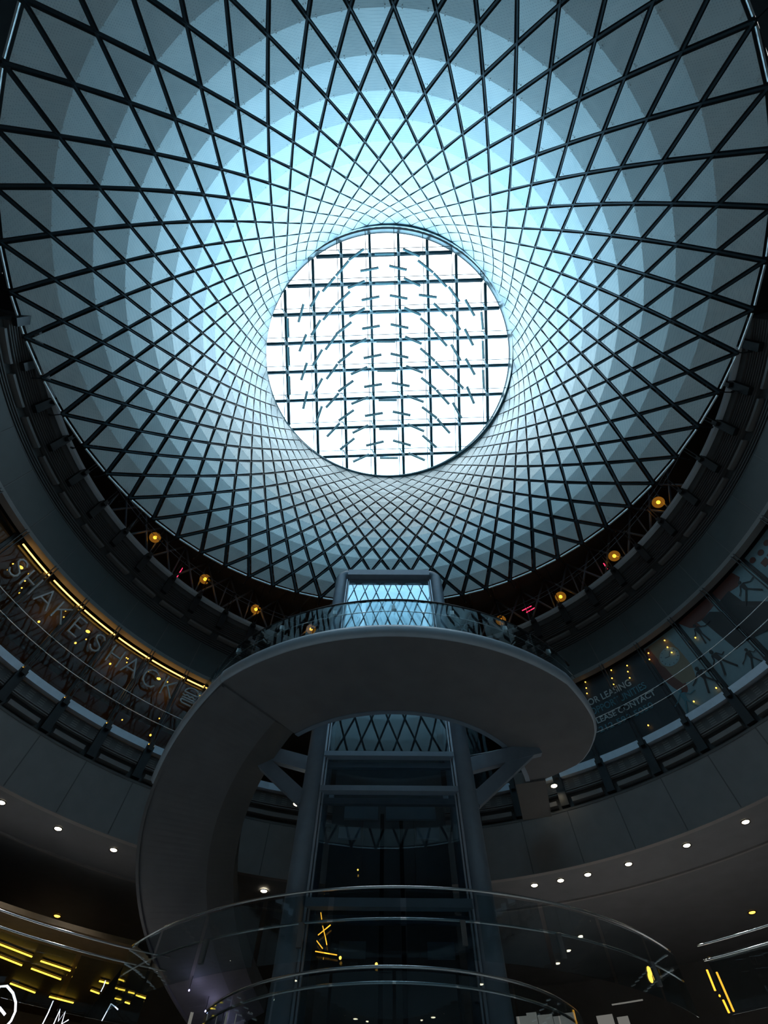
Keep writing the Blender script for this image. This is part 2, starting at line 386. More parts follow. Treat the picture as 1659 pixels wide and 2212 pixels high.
def panel_shape(mb, corners, mid, outw, g):
    """corners: list of points around; mid: crease pair indices"""
    c = sum(corners, Vector()) / len(corners)
    per = sum((corners[i] - corners[i - 1]).length for i in range(len(corners)))
    area = sum(((corners[i] - c).cross(corners[i - 1] - c)).length / 2 for i in range(len(corners)))
    k = max(0.5, 1 - g / (2 * area / per))
    # corners are cut short where the clips sit
    q = [c + (p - c) * k for p in corners]
    th = outw * 0.015; n_ = len(q)
    vs = q + [p + th for p in q]; fs = []
    if n_ == 4: fs += [(0, 1, 3), (1, 2, 3), (4, 7, 5), (5, 7, 6)]
    else: fs += [(0, 1, 2), (3, 5, 4)]
    fs += [(i, (i + 1) % n_, (i + 1) % n_ + n_, i + n_) for i in range(n_)]
    mb.add(vs, fs, 0)
    for i, p in enumerate(q):
        d = (c - p); L = d.length; d.normalize(); e = d.cross(outw).normalized()
        s_ = 0.030
        for sd in (-1, 1):
            mb.box(p + d * 0.17 + e * 0.035 * sd - outw * 0.012, (s_, s_, 0.012), d, e, outw, 1)
panels = []
for r in range(17):
    for j in range(56):
        m = 2 * j + (1 - r % 2)              # panel centres sit between the nodes of row r
        A, B = NN(r, m - 1), NN(r, m + 1)
        if r == 0: cs = [A, NN(1, m), B]
        elif r == 16: cs = [A, NN(15, m), B]
        else: cs = [A, NN(r - 1, m), B, NN(r + 1, m)]
        if len(cs) == 4: cs = [cs[1], cs[0], cs[3], cs[2]]   # top, left, bottom, right ; crease 1-3
        c = sum(cs, Vector()) / len(cs); ow = (c - CEN[r]); ow.z = 0; ow.normalize()
        if len(cs) == 4: cs[1] = cs[1] - ow * 0.03; cs[3] = cs[3] - ow * 0.03       # each diamond is folded along its crease
        # true outward normal
        nn = (cs[0] - cs[1]).cross(cs[2] - cs[1]); nn.normalize(); ow = nn if nn.dot(ow) > 0 else -nn
        pj = proj(c); ar = 0
        if pj and -20 < pj[0] < 1680 and -20 < pj[1] < 2230:
            pp = [proj(v) for v in cs]; ar = abs(sum(pp[i - 1][0] * pp[i][1] - pp[i][0] * pp[i - 1][1] for i in range(len(pp)))) / 2
        panels.append((ar, r, j, cs, ow))
panels.sort(key=lambda x: -x[0])
rest = MB()
for i, (ar, r, j, cs, ow) in enumerate(panels):
    mb = MB() if i < 100 else rest
    panel_shape(mb, cs, None, ow, 0.040 + 0.034 * (r / 16.0))
    if i < 100: mb.build('panel', [MAT['panel'], MAT['clip']], net)
tag(rest.build('panel_field', [MAT['panel'], MAT['clip']], net), kind='stuff')
cabs = []
for fam in (1, -1):
    for j in range(56):
        pts = [NN(r, 2 * j + fam * r) for r in range(17)]
        vis = sum(1 for p in pts[8:] if (proj(p) and 0 < proj(p)[0] < 1659 and 0 < proj(p)[1] < 1300))
        cabs.append((vis, fam, j, pts))
cabs.sort(key=lambda x: -x[0])
rest = MB()
for i, (v_, fam, j, pts) in enumerate(cabs):
    mb = MB() if i < 100 else rest
    off = [(p - CEN[r]) for r, p in enumerate(pts)]
    pts2 = [p + o.normalized() * 0.05 for p, o in zip(pts, off)]
    mb.tube(pts2, 0.034, 5, r1=0.050)
    if i < 100: mb.build('cable', MAT['cable'], net)
tag(rest.build('cable_field', MAT['cable'], net), kind='stuff')
b = MB()
for m in range(0, 112, 2):
    p, q = NN(16, m), NN(16, m + 2); d = (q - p).normalized()
    ow = ((p + q) / 2 - CEN[16]); ow.z = 0; ow.normalize()
    b.beam(p + d * 0.10 + ow * 0.03, q - d * 0.10 + ow * 0.03, 0.045, 0.05)
b.build('edge_strip', MAT['clip'], net)
for m in range(0, 112, 2):
    b = MB()
    p = NN(16, m); ow = (p - CEN[16]); ow.z = 0; ow.normalize()
    b.beam(p, p + ow * 0.55 + Vector((0, 0, 0.12)), 0.03); b.beam(p + ow * 0.5 + Vector((0, 0, 0.12)), p + ow * 0.75 + Vector((0, 0, 0.35)), 0.05)
    b.build('anchor_rod', MAT['cable'], net)
# lattice of struts between the net and the top gallery
tr = empty('strut_lattice', drum(12, 0, 16), 'dim lattice of blue-grey crossing struts in the gap between net and top gallery', 'truss')
rng = random.Random(3)
for k in range(24):
    a = -69 + k * 6
    b = MB()
    lo = drum(11.9, a, 15.9); hi = drum(12.7, a + 6, 19.1); lo2 = drum(11.9, a + 6, 15.9); hi2 = drum(12.7, a, 19.1)
    b.tube([lo, hi], 0.05, 6); b.tube([lo2, hi2], 0.05, 6); b.tube([drum(12.7, a, 19.1), drum(9.6, a + 2, 17.6)], 0.045, 6); b.tube([drum(11.9, a, 15.9), drum(12.7, a, 19.1)], 0.035, 6)
    b.build('strut', MAT['steel'], tr, smooth=True)

# ------------------------------------------------------------------ skylight
sky = empty('skylight', c_near, 'round oculus skylight of square glass panes in the middle of the roof', 'skylight')
def circ_pts(c, R, n=128): return [c + (ux * math.cos(2 * PI * i / n) + vy * math.sin(2 * PI * i / n)) * R for i in range(n)]
b = MB(); b.tube(circ_pts(c_near, ocR + 0.02), 0.07, 8, closed=True); b.build('ring_beam', MAT['mullion'], sky, smooth=True)
b = MB(); n = 128; p1 = circ_pts(c_near + nrm * 0.05, ocR + 0.02); p2 = circ_pts(c_far, ocR + 0.02); p3 = circ_pts(c_near + nrm * 0.05, ocR + 0.12); p4 = circ_pts(c_far, ocR + 0.12)
b.add(p1 + p2 + p3 + p4, [f for i in range(n) for j in [(i + 1) % n] for f in ((i, j, n + j, n + i), (2 * n + i, 3 * n + i, 3 * n + j, 2 * n + j), (n + i, n + j, 3 * n + j, 3 * n + i), (i, 2 * n + i, 2 * n + j, j))])
b.build('collar', MAT['collar'], sky, smooth=False)
b = MB(); b.tube(circ_pts(c_far - nrm * 0.12, ocR - 0.0), 0.03, 6, closed=True); b.build('collar_rim', MAT['collar'], sky, smooth=True)
cF = Vector(c_far)
def chord(p, d, c, R):
    """segment of the line p+t*d inside the circle"""
    w = p - c; B = w.dot(d); C_ = w.dot(w) - R * R; D = B * B - C_
    if D <= 0.05: return None
    s = math.sqrt(D); return p + d * (-B - s), p + d * (-B + s)
for i in range(8):
    x0 = 619.5 + 61.6 * i; sl = 0.0305 - 0.0016 * i
    p = at_depth(x0, 757, DG); q = at_depth(x0 + sl * 100, 857, DG); d = (q - p).normalized()
    seg = chord(p, d, cF, ocR)
    b = MB(); b.beam(seg[0], seg[1], 0.17, 0.22, up=nrm)
    b.build('mullion', MAT['mullion'], sky)
    off = at_depth(x0 - 9, 757, DG - 0.7) ; seg2 = chord(off, d, c_near + (c_far - c_near) * 0.3, ocR)
    if seg2:
        b = MB(); b.tube([seg2[0], seg2[1]], 0.022, 6); b.build('brace_cable', MAT['mullion'], sky)
for i in range(8):
    y0 = 549.6 + 61.9 * i
    p = at_depth(837, y0, DG); q = at_depth(937, y0 - 3.3, DG); d = (q - p).normalized()
    seg = chord(p, d, cF, ocR)
    b = MB(); b.beam(seg[0], seg[1], 0.17, 0.22, up=nrm); b.build('mullion', MAT['mullion'], sky)
    off = at_depth(837, y0 - 13, DG - 0.7); seg2 = chord(off, d, c_near + (c_far - c_near) * 0.3, ocR)
    if seg2:
        b = MB(); b.tube([seg2[0], seg2[1]], 0.022, 6); b.build('brace_cable', MAT['mullion'], sky)
for i in range(8):
    for j in range(8):
        X_ = 619.5 + 61.6 * i; Y_ = 549.6 + 61.9 * j - 0.032 * (X_ - 837); X_ += (0.0305 - 0.0016 * i) * (Y_ - 757)
        if math.hypot(X_ - 837, Y_ - 766) < 245:
            b = MB(); b.box(at_depth(X_, Y_, DG - 0.15), (0.22, 0.22, 0.12), ux, vy, nrm)
            b.beam(at_depth(X_, Y_, DG - 0.15), at_depth(X_ - 7, Y_ - 13, DG - 0.7), 0.07)
            b.build('node_bracket', MAT['collar'], sky)

b = MB(); pts = circ_pts(c_far + nrm * 0.16, ocR + 0.1); n = len(pts)
b.add(pts + [p + nrm * 0.03 for p in pts], [tuple(range(n)), tuple(range(n, 2 * n))[::-1]] + [(i, (i + 1) % n, (i + 1) % n + n, i + n) for i in range(n)])
b.build('pane', MAT['skyglass'], sky)
# portal that only guides sampling of the sky through the oculus
ld = bpy.data.lights.new('oculus_portal', 'AREA'); ld.shape = 'DISK'; ld.size = 2 * ocR + 0.4; ld.cycles.is_portal = True
lo = bpy.data.objects.new('oculus_portal', ld); COL.objects.link(lo)
lo.matrix_world = Matrix([[ux.x, vy.x, nrm.x, 0], [ux.y, vy.y, nrm.y, 0], [ux.z, vy.z, nrm.z, 0], [0, 0, 0, 1]])
lo.location = c_far + nrm * 0.3
# hanging glass blades
BLADES = {
 'centre column': [(745,240,860,238),(748,415,858,414),(752,590,865,588),(755,763,868,763),(760,938,872,938),(767,1113,878,1113),(770,1285,880,1285),(775,1458,885,1458)],
 'first column right of centre': [(832,312,938,336),(835,488,942,508),(840,661,948,683),(840,836,948,860),(847,1010,955,1030),(853,1182,960,1204),(855,1354,963,1384)],
 'first column left of centre': [(658,343,768,323),(665,517,773,495),(668,688,776,670),(677,863,785,842),(680,1035,788,1018),(685,1208,793,1190),(692,1385,798,1360)],
 'second column right of centre': [(915,212,1017,255),(920,385,1020,432),(922,561,1023,606),(927,735,1028,778),(933,910,1035,950),(938,1087,1040,1125),(943,1257,1043,1300),(948,1430,1047,1473)],
 'second column left of centre': [(582,445,685,402),(590,616,685,565),(595,793,695,747),(600,960,700,916),(603,1137,705,1095),(610,1310,705,1263),(613,1482,710,1437)],
 'third column left of centre': [(587,278,678,212),(510,373,587,283),(507,547,595,466),(512,720,604,648),(522,893,610,823),(524,1063,615,998),(527,1237,618,1173),(535,1410,621,1342)],
 'fourth column left of centre': [(430,467,505,378),(433,637,505,553),(447,815,515,722),(453,990,520,900),(450,1160,527,1075),(456,1333,533,1252)],
 'fifth column left of centre': [(357,560,410,463),(362,730,417,637),(372,907,428,813),(377,1080,428,985),(390,1253,425,1152)],
 'sixth column left of centre': [(285,652,315,543),(291,826,332,723),(301,998,336,893),(313,1170,337,1063)],
 'seventh column left of centre': [(230,628,234,742),(233,800,238,912),(238,975,242,1085)],
 'third column right of centre': [(1005,280,1097,353),(1008,485,1117,500),(1020,625,1105,700),(1020,805,1107,880),(1025,980,1115,1050),(1030,1155,1120,1222),(1033,1325,1118,1398)],
 'fourth column right of centre': [(1100,357,1178,438),(1100,537,1180,613),(1105,708,1180,792),(1110,887,1192,967),(1117,1055,1193,1140),(1122,1228,1198,1313)],
 'fifth column right of centre': [(1190,438,1255,527),(1203,605,1260,697),(1205,783,1262,880),(1198,967,1278,1045),(1215,1130,1268,1225)],
 'sixth column right of centre': [(1290,515,1345,613),(1287,690,1337,790),(1292,867,1347,965),(1300,1035,1343,1138)],
 'seventh column right of centre': [(1387,590,1397,697),(1395,763,1400,872),(1397,937,1402,1047)]}
for colname, L in BLADES.items():
    for i, (x1, y1, x2, y2) in enumerate(L):
        f = lambda x, y: at_depth(540 + x / 2.765, 460 + y / 2.765, 29.2)
        p, q = f(x1, y1), f(x2, y2); mid = (p + q) / 2; down = f((x1 + x2) / 2, (y1 + y2) / 2 + 9) - mid
        d = (q - p).normalized(); sd = (down - d * down.dot(d)).normalized()
        t = empty('hanging_prism', mid, 'thin glass prism under the skylight, %s from top, %s' % (ORD[i], colname), 'glass prism', 'glass prisms under the skylight')
        b = MB(); b.box(mid, ((q - p).length, 0.042, 0.10), d, sd, nrm); b.build('frame', MAT['prism_dark'], t)
        b = MB(); b.box(mid + sd * 0.08, ((q - p).length, 0.10, 0.014), d, sd, nrm); b.build('glass_bar', MAT['prism'], t)
        b = MB(); b.tube([mid, mid + nrm * (DG - 29.3)], 0.006, 4); b.build('hanger', MAT['prism_dark'], t)

# ------------------------------------------------------------------ elevator tower
TY = 10.85; TC = (0.07, TY); KT = TY / 12.3
TOP = 16.35 * KT
tw = empty('elevator_tower', (0.08, TY + 1.2, 0), 'tall glass elevator shaft with two round blue-grey steel columns', 'elevator')
for s in (-1, 1):
    x = TC[0] + s * 2.06 * KT; rc = 0.235 * KT
    b = MB(); b.tube([(x, TY, 0), (x, TY, TOP - 0.05 + EYE)] + [(x - s * (0.3 - 0.3 * math.cos(t)), TY, TOP - 0.05 + EYE + 0.3 * math.sin(t)) for t in (0.3, 0.6, 0.9, 1.2, 1.45)], rc, 20)
    b.build('column', MAT['steel'], tw, smooth=True)
    b = MB(); zc = (TOP - 0.05 + EYE) / 2
    b.box((TC[0] + s * 1.80 * KT, TY + 0.02, zc), (0.045, 0.16, zc * 2)); b.box((TC[0] + s * 1.73 * KT, TY + 0.05, zc), (0.03, 0.12, zc * 2)); b.build('glazing_frame', MAT['plate'], tw)
    b = MB(); b.tube([(TC[0] + s * 1.8, TY + 2.1, 0), (TC[0] + s * 1.8, TY + 2.1, 14.0 + EYE)], 0.16, 14); b.build('column', MAT['steel'], tw, smooth=True)
    b = MB(); b.box((TC[0] + s * 1.8, TY + 1.1, 7.0 + EYE / 2), (0.015, 1.8, 14.0 + EYE)); b.build('side_glass', MAT['tower_glass'], tw)
b = MB(); b.box((TC[0], TY, 16.60 * KT + EYE), (3.55 * KT, 0.40, 0.32)); b.build('header', MAT['steel'], tw)
b = MB(); b.box((TC[0], TY + 1.2, 14.15 + EYE), (3.7, 1.9, 0.14)); b.build('roof', MAT['dark'], tw)
for h, th in ((8.16, 0.12), (7.19, 0.12), (4.73, 0.14), (2.3, 0.14)):
    b = MB(); h *= KT; b.box((TC[0], TY - 0.02, h + EYE), (3.62 * KT, 0.18, th)); b.box((TC[0], TY + 0.1, h - 0.2 + EYE), (3.62 * KT, 0.10, 0.12)); b.build('crossbeam', MAT['steel'], tw)
ph = [0.0] + [h * KT + EYE for h in (2.3, 4.73, 7.19, 8.16, 16.42)]
for i in range(5):
    b = MB(); b.box((TC[0], TY + 0.06, (ph[i] + ph[i + 1]) / 2), (3.44 * KT, 0.02, ph[i + 1] - ph[i] - 0.1)); b.build('glass_panel', MAT['tower_glass'], tw)
for x in (-0.09, 0.37):
    b = MB(); b.box((x, TY + 1.3, 3.4 + EYE / 2), (0.09, 0.11, 6.2 + EYE)); b.build('guide_rail', MAT['black'], tw)
b = MB(); b.box((TC[0], TY + 2.2, 7.0 + EYE), (3.0, 0.08, 13.9)); b.build('back_wall', MAT['fascia'], tw)
for (xa, xb, h, th) in ((-1.05, -0.2, 6.62, 0.28), (0.0, 1.25, 6.62, 0.28), (-1.15, -0.62, 6.15, 0.24), (0.75, 1.3, 6.15, 0.24), (-0.95, -0.4, 3.98, 0.24), (0.85, 1.4, 3.98, 0.24)):
    f_ = (TY + 1.0) / 12.3
    b = MB(); b.box(((xa + xb) / 2 * f_, TY + 1.0, h * f_ + EYE), ((xb - xa) * f_, 0.08, th)); b.build('car_panel', MAT['rim'], tw)
for s in (-1, 1):
    b = MB(); b.box((TC[0] + s * 0.68, TY + 1.2, 5.2 + EYE), (0.14, 0.10, 3.0)); b.build('guide_rail', MAT['fascia'], tw)

# ------------------------------------------------------------------ ring walkway, stair
KR = 0.9
HC = (0.2 * KR, 14.8 * KR)
def hz(phi):     # helix drop; phi = angle from the camera side, negative to the left
    return -0.045 * KR * max(0.0, -40 - phi)
def sweepH(prof, p0, p1, n):
    b = MB(); b.sweep([(R * KR, h * KR) for R, h in prof], 180 - p0, 180 - p1, n, c=HC, hf=lambda a: hz(180 - a)); return b
wk = empty('ring_walkway', (HC[0], HC[1], 8.3 + EYE), 'broad dark curved walkway with pale rim wrapping around the elevator shaft', 'walkway')
ROUT = [(-41, 6.28), (40, 6.28), (45, 6.2), (50, 6.13), (54.4, 6.06), (58.5, 5.93), (62, 5.76), (65, 5.59), (68, 5.38), (70, 5.18), (72, 4.80), (73.5, 4.5), (76, 4.06), (78, 3.75)]
def rout(phi):
    for (a, r), (a2, r2) in zip(ROUT, ROUT[1:]):
        if phi <= a2: return r + (r2 - r) * max(0, phi - a) / (a2 - a)
    return ROUT[-1][1]
def sweepW(pf, p0, p1, n):
    b = MB(); b.sweep(lambda a: pf(rout(180 - a)), 180 - p0, 180 - p1, n, c=HC); return b
RI = 4.25 * KR; h0 = 8.30 * KR
b = sweepW(lambda r: [(RI, h0), (r - 0.1, h0), (r - 0.1, h0 + 0.06), (RI, h0 + 0.06)], -40, 76, 116); b.build('soffit', MAT['soffit'], wk)
b = sweepW(lambda r: [(r - 0.12, h0), (r - 0.06, h0 + 0.01), (r - 0.015, h0 + 0.06), (r, h0 + 0.13), (r, h0 + 0.21), (r - 0.015, h0 + 0.28), (r - 0.06, h0 + 0.31), (r - 0.12, h0 + 0.31)], -40, 76, 116); b.build('rim', MAT['rim'], wk, smooth=True)
b = MB(); b.sweep([(RI - 0.12, h0 - 0.02), (RI, h0 - 0.02), (RI, h0 + 0.31), (RI - 0.12, h0 + 0.31)], 180 + 40, 180 - 80, 90, c=HC); b.build('inner_edge', MAT['steel'], wk)
b = sweepW(lambda r: [(RI, h0 + 0.23), (r - 0.13, h0 + 0.23), (r - 0.13, h0 + 0.27), (RI, h0 + 0.27)], -40, 75, 100); b.build('deck', MAT['dark'], wk)
b = MB(); p = Vector((HC[0] + RI * math.sin(R_(74)), HC[1] - RI * math.cos(R_(74)), h0 + EYE + 0.1)); q = p + Vector((0.45, 1.7, 0.0)); b.beam(p, q, 0.8, 0.3); b.build('link_bridge', MAT['dark'], wk)
for s in (-1, 1):
    for (pa, pb, w_) in (((TC[0] + s * 1.95, TY, 6.95 + EYE), (TC[0] + s * 3.8, TY + 0.1, 7.5 + EYE), 0.26), ((TC[0] + s * 1.95, TY, 6.1 + EYE), (TC[0] + s * 3.6, TY + 0.1, 7.45 + EYE), 0.22)):
        b = MB(); b.beam(pa, pb, 0.16, w_ + 0.08); b.build('brace', MAT['steel'], wk)
st = empty('curved_stair', (HC[0], HC[1], 4.4 + EYE), 'dark helical stair sweeping down on the left below the ring walkway', 'staircase')
b = sweepH([(5.0, 8.25), (6.80, 8.25), (6.80, 8.33), (5.0, 8.33)], -128, -40, 60); b.build('soffit', MAT['soffit'], st)
b = sweepH([(6.80, 8.31), (6.90, 8.33), (6.97, 8.42), (6.97, 8.55), (6.90, 8.64), (6.80, 8.64)], -66, -40, 24); b.build('rim', MAT['rim'], st, smooth=True)
b = sweepH([(6.78, 8.2), (6.86, 8.2), (6.86, 8.75), (6.78, 8.75)], -128, -40, 60); b.build('outer_stringer', MAT['soffit'], st)
b = sweepH([(4.30, 8.33), (5.0, 8.25), (5.0, 8.31), (4.36, 8.75), (4.30, 8.75)], -128, -40, 60); b.build('inner_stringer', MAT['dark'], st)
b = MB()
for k in range(29):
    p = -40 - 3 * k; h = 8.5 * KR + hz(p - 3)
    b.sweep([(4.4 * KR, h), (6.78 * KR, h), (6.78 * KR, h + 0.04), (4.4 * KR, h + 0.04)], 180 - p, 180 - p + 3.1, 2, c=HC)
b.build('treads', MAT['dark'], st)
b = MB(); a = 180 + 128; d = Vector((math.sin(R_(a)), math.cos(R_(a)), 0)); t2 = Vector((-math.cos(R_(a)), math.sin(R_(a)), 0))
h = 8.3 * KR + hz(-128)
b.box(Vector((HC[0], HC[1], h + EYE - 0.1)) + d * 5.9 * KR, (1.7, 0.12, 0.6), d, t2); b.build('end_plate', MAT['fascia'], st)

for i, (p_, R_u) in enumerate(((-113, 5.9), (-119, 5.7), (-124, 5.5))):
    hh = 8.3 * KR + hz(p_) - 0.30; loc = Vector((HC[0] + R_u * KR * math.sin(R_(p_)), HC[1] - R_u * KR * math.cos(R_(p_)), hh + EYE))
    t = empty('led_uplight', loc, 'tiny violet uplight under the foot of the curved stair, %s' % ('uppermost', 'middle one', 'lowest')[i], 'uplight')
    b = MB(); b.sphere(loc, 0.02, 8, 6); b.build('lens', MAT['violet'], t, smooth=True)
    b = MB(); b.tube([loc, loc + Vector((0, 0, 0.32))], 0.008, 6); b.build('stem', MAT['black'], t)
    l = bpy.data.lights.new('uplight_glow', 'POINT'); l.energy = 1.6; l.color = (0.66, 0.62, 1.0); l.shadow_soft_size = 0.02
    o = bpy.data.objects.new('uplight_glow', l); COL.objects.link(o); o.parent = t; o.location = (0.03, -0.03, -0.03)
# balustrade on the ring walkway
bl = empty('glass_balustrade', (HC[0], HC[1], 8.66 + EYE), 'curved glass balustrade with dark handrail on the ring walkway', 'balustrade')
def ringpts(R, h, p0, p1, n=100, c=HC, f=hz, k=None):
    k = KR if k is None else k; R *= k; h *= k
    return [Vector((c[0] + R * math.sin(R_(p0 + (p1 - p0) * i / n)), c[1] - R * math.cos(R_(p0 + (p1 - p0) * i / n)), h + EYE + f(p0 + (p1 - p0) * i / n))) for i in range(n + 1)]
b = MB(); b.tube(ringpts(6.72, 9.83, -112, 50), 0.035, 10); b.build('handrail', MAT['black'], bl, smooth=True)
b = MB(); b.tube(ringpts(6.75, 9.35, -112, 50), 0.012, 6); b.build('glass_edge', MAT['chrome'], bl, smooth=True)
for k in range(10):
    p = -86 + 13.2 * k
    b = sweepH([(6.80, 8.62), (6.815, 8.62), (6.815, 9.70), (6.80, 9.70)], p + 0.5, p + 12.7, 8); b.build('glass_panel', MAT['rail_glass'], bl)
    for q in (p + 6.6,):
        b = MB(); c = ringpts(6.76, 9.45, q, q + 1, 1)[0]; b.box(c, (0.09, 0.09, 0.12)); b.build('clamp', MAT['clip'], bl)

# ------------------------------------------------------------------ street level balustrades
def simple(a): return 0
KB = 0.955
BC = (0.33 * KB, 18.5 * KB)
fb = empty('glass_balustrade', (0.33, 10.7, 3.0 + EYE), 'bulging glass balustrade with two bright steel rails crossing in front of the elevator, highest rails', 'balustrade')
for R, h, r in ((7.81, 4.40, 0.022), (7.83, 3.90, 0.020)):
    b = MB(); b.tube(ringpts(R, h, -50, 50, 80, BC, simple, KB), r, 10); b.build('handrail', MAT['chrome'], fb, smooth=True)
for k in range(10):
    p = -50 + 10 * k
    b = MB(); b.sweep([(7.5, 3.2), (7.515, 3.2), (7.515, 4.12), (7.5, 4.12)], 180 - p - 0.4, 180 - p - 9.6, 8, c=BC); b.build('glass_panel', MAT['rail_glass'], fb)
for p in (-29, -14, 8, 22, 40):
    b = MB(); c = ringpts(7.85, 3.72, p, p + 1, 1, BC, simple, KB)[0]; b.box(c, (0.09, 0.06, 0.34)); b.build('clamp', MAT['fascia'], fb)
lb = empty('glass_balustrade', (HC[0], 10.7, 2.6 + EYE), 'lower pair of curved steel rails around the foot of the elevator shaft', 'balustrade')
for R, h, r in ((4.13, 3.28, 0.022), (4.16, 3.07, 0.020)):
    b = MB(); b.tube(ringpts(R, h, -62, 62, 80, (0.135, 13.44), simple), r, 10); b.build('handrail', MAT['chrome'], lb, smooth=True)
for k in range(8):
    p = -60 + 15 * k
    b = MB(); b.sweep([(3.78, 2.0), (3.795, 2.0), (3.795, 2.88), (3.78, 2.88)], 180 - p - 0.4, 180 - p - 14.6, 8, c=(0.135, 13.44)); b.build('glass_panel', MAT['rail_glass'], lb)
for (a0, a1, side) in ((-100, -27, 'left'), (38, 100, 'right')):
    sr = empty('steel_railing', drum(10.95, (a0 + a1) / 2, 3.4), 'pair of thin steel rails along the %s side of the street-level opening' % side, 'railing')
    for h in (4.42, 4.19) if side == 'left' else (4.34, 4.10):
        b = MB(); b.tube([drum(10.95, a0 + (a1 - a0) * i / 60, h) for i in range(61)], 0.018, 8); b.build('handrail', MAT['chrome'], sr, smooth=True)
    n_ = int((a1 - a0) / 9)
    for k in range(n_):
        b = MB(); b.sweep([(11.0, 3.3), (11.015, 3.3), (11.015, 4.15), (11.0, 4.15)], a0 + k * 9 + 0.3, a0 + k * 9 + 8.7, 6); b.build('glass_panel', MAT['rail_glass'], sr)

# ------------------------------------------------------------------ shopfront windows (level with the two-cable railing)
win = 0
for side in (-1, 1):
    ps = [p for p in (POST_L if side < 0 else POST_R)]
    for i in range(len(ps) - 1):
        if not (-92 < ps[i] < 92): continue
        win += 1
        t = tag(bpy.data.objects.new('window_%d' % win, None), 'tall shopfront glass bay, %s' % ('left side' if side < 0 else 'right side'), 'window', None, 'structure')
        COL.objects.link(t); t.location = drum(11.3, ps[i] + 3.6, 8.7)
        b = MB()
        for a in (ps[i] + 0.12, ps[i + 1] - 0.12): b.beam(drum(11.3, a, 8.6), drum(11.3, a, 11.72), 0.05, 0.08, up=drum(1, a, 0, (0, 0)) - Vector((0, 0, EYE)))
        b.sweep([(11.26, 11.62), (11.34, 11.62), (11.34, 11.74), (11.26, 11.74)], ps[i], ps[i + 1], 4)
        b.build('frame', MAT['black'], t)
        b = MB(); b.sweep([(11.30, 8.6), (11.31, 8.6), (11.31, 11.62), (11.30, 11.62)], ps[i] + 0.15, ps[i + 1] - 0.15, 4); b.build('pane', MAT['shop_glass'], t)
b = MB(); b.sweep([(14.5, 8.6), (14.6, 8.6), (14.6, 11.74), (14.5, 11.74)], -95, -25, 50)
struct('wall_left_shop', b, MAT['brown'], 'dark brown back wall inside the left shop', cat='wall')
b = MB(); b.sweep([(11.5, 11.60), (14.5, 11.60), (14.5, 11.68), (11.5, 11.68)], -95, -25, 50)
struct('ceiling', b, MAT['wood'], 'warm-lit board ceiling inside the left shop', cat='ceiling')

# linear warm lights over the left shop
SE = [(-81.2, -75.0), (-74.36, -68.05), (-67.15, -60.79), (-60.38, -53.96), (-53.12, -46.8), (-46.21, -39.72), (-39.09, -33.5)]
for i, (a0, a1) in enumerate(SE[1:]):
    t = empty('linear_light', drum(11.25, (a0 + a1) / 2, 11.54), 'thin warm linear light above the shop sign, %s from the left' % ORD[i], 'linear light', 'linear lights above the shop sign')
    b = MB(); b.tube([drum(11.22, a0 + (a1 - a0) * k / 8, 11.53) for k in range(9)], 0.020, 8); b.build('tube', MAT['strip'], t, smooth=True)
    b = MB(); b.sweep([(11.22, 11.555), (11.26, 11.555), (11.26, 11.60), (11.22, 11.60)], a0, a1, 8); b.build('housing', MAT['black'], t)

# shop sign letters as stroked metal outlines
GL = {
 'S': [[(0.82, 0.85), (0.7, 0.97), (0.5, 1.0), (0.3, 0.96), (0.18, 0.83), (0.2, 0.67), (0.38, 0.57), (0.6, 0.48), (0.8, 0.36), (0.84, 0.2), (0.72, 0.06), (0.5, 0.0), (0.28, 0.03), (0.14, 0.16)]],
 'H': [[(0.12, 0), (0.12, 1)], [(0.88, 0), (0.88, 1)], [(0.12, 0.5), (0.88, 0.5)]],
 'A': [[(0.02, 0), (0.5, 1), (0.98, 0)], [(0.2, 0.34), (0.8, 0.34)]],
 'K': [[(0.15, 0), (0.15, 1)], [(0.85, 1), (0.17, 0.45)], [(0.36, 0.6), (0.9, 0)]],
 'E': [[(0.85, 1), (0.18, 1), (0.18, 0), (0.85, 0)], [(0.18, 0.5), (0.72, 0.5)]],
 'C': [[(0.95, 0.82), (0.8, 0.95), (0.58, 1.0), (0.35, 0.97), (0.15, 0.82), (0.05, 0.6), (0.05, 0.4), (0.15, 0.18), (0.35, 0.03), (0.58, 0.0), (0.8, 0.05), (0.95, 0.18)]]}
sg = empty('shop_sign', drum(11.18, -57, 10.56), 'shop name sign of spaced thin grey metal letters reading SHAKE SHACK', 'sign')
LH = 0.62; LW = 0.50
def glyph(ch_strokes, a, h0, R, w, hgt, th):
    b = MB()
    for strk in ch_strokes:
        pts = [drum(R, a + math.degrees(((x - 0.5) * w) / R), h0 + y * hgt) for x, y in strk]
        d = drum(1, a, 0, (0, 0)) - Vector((0, 0, EYE))
        for i in range(len(pts) - 1):
            e_ = (pts[i + 1] - pts[i]).normalized() * th * 0.45
            b.beam(pts[i] - e_, pts[i + 1] + e_, th, 0.05, up=d)
    return b
for ch, a in zip('SHAKESHACK', (-72.2, -69.4, -66.1, -62.9, -59.6, -55.5, -51.9, -48.7, -45.0, -41.5)):
    glyph(GL[ch], a, 10.57, 11.18, LW * (1.0 if ch not in 'SE' else 0.85), LH, 0.048).build('letter', MAT['letter'], sg)
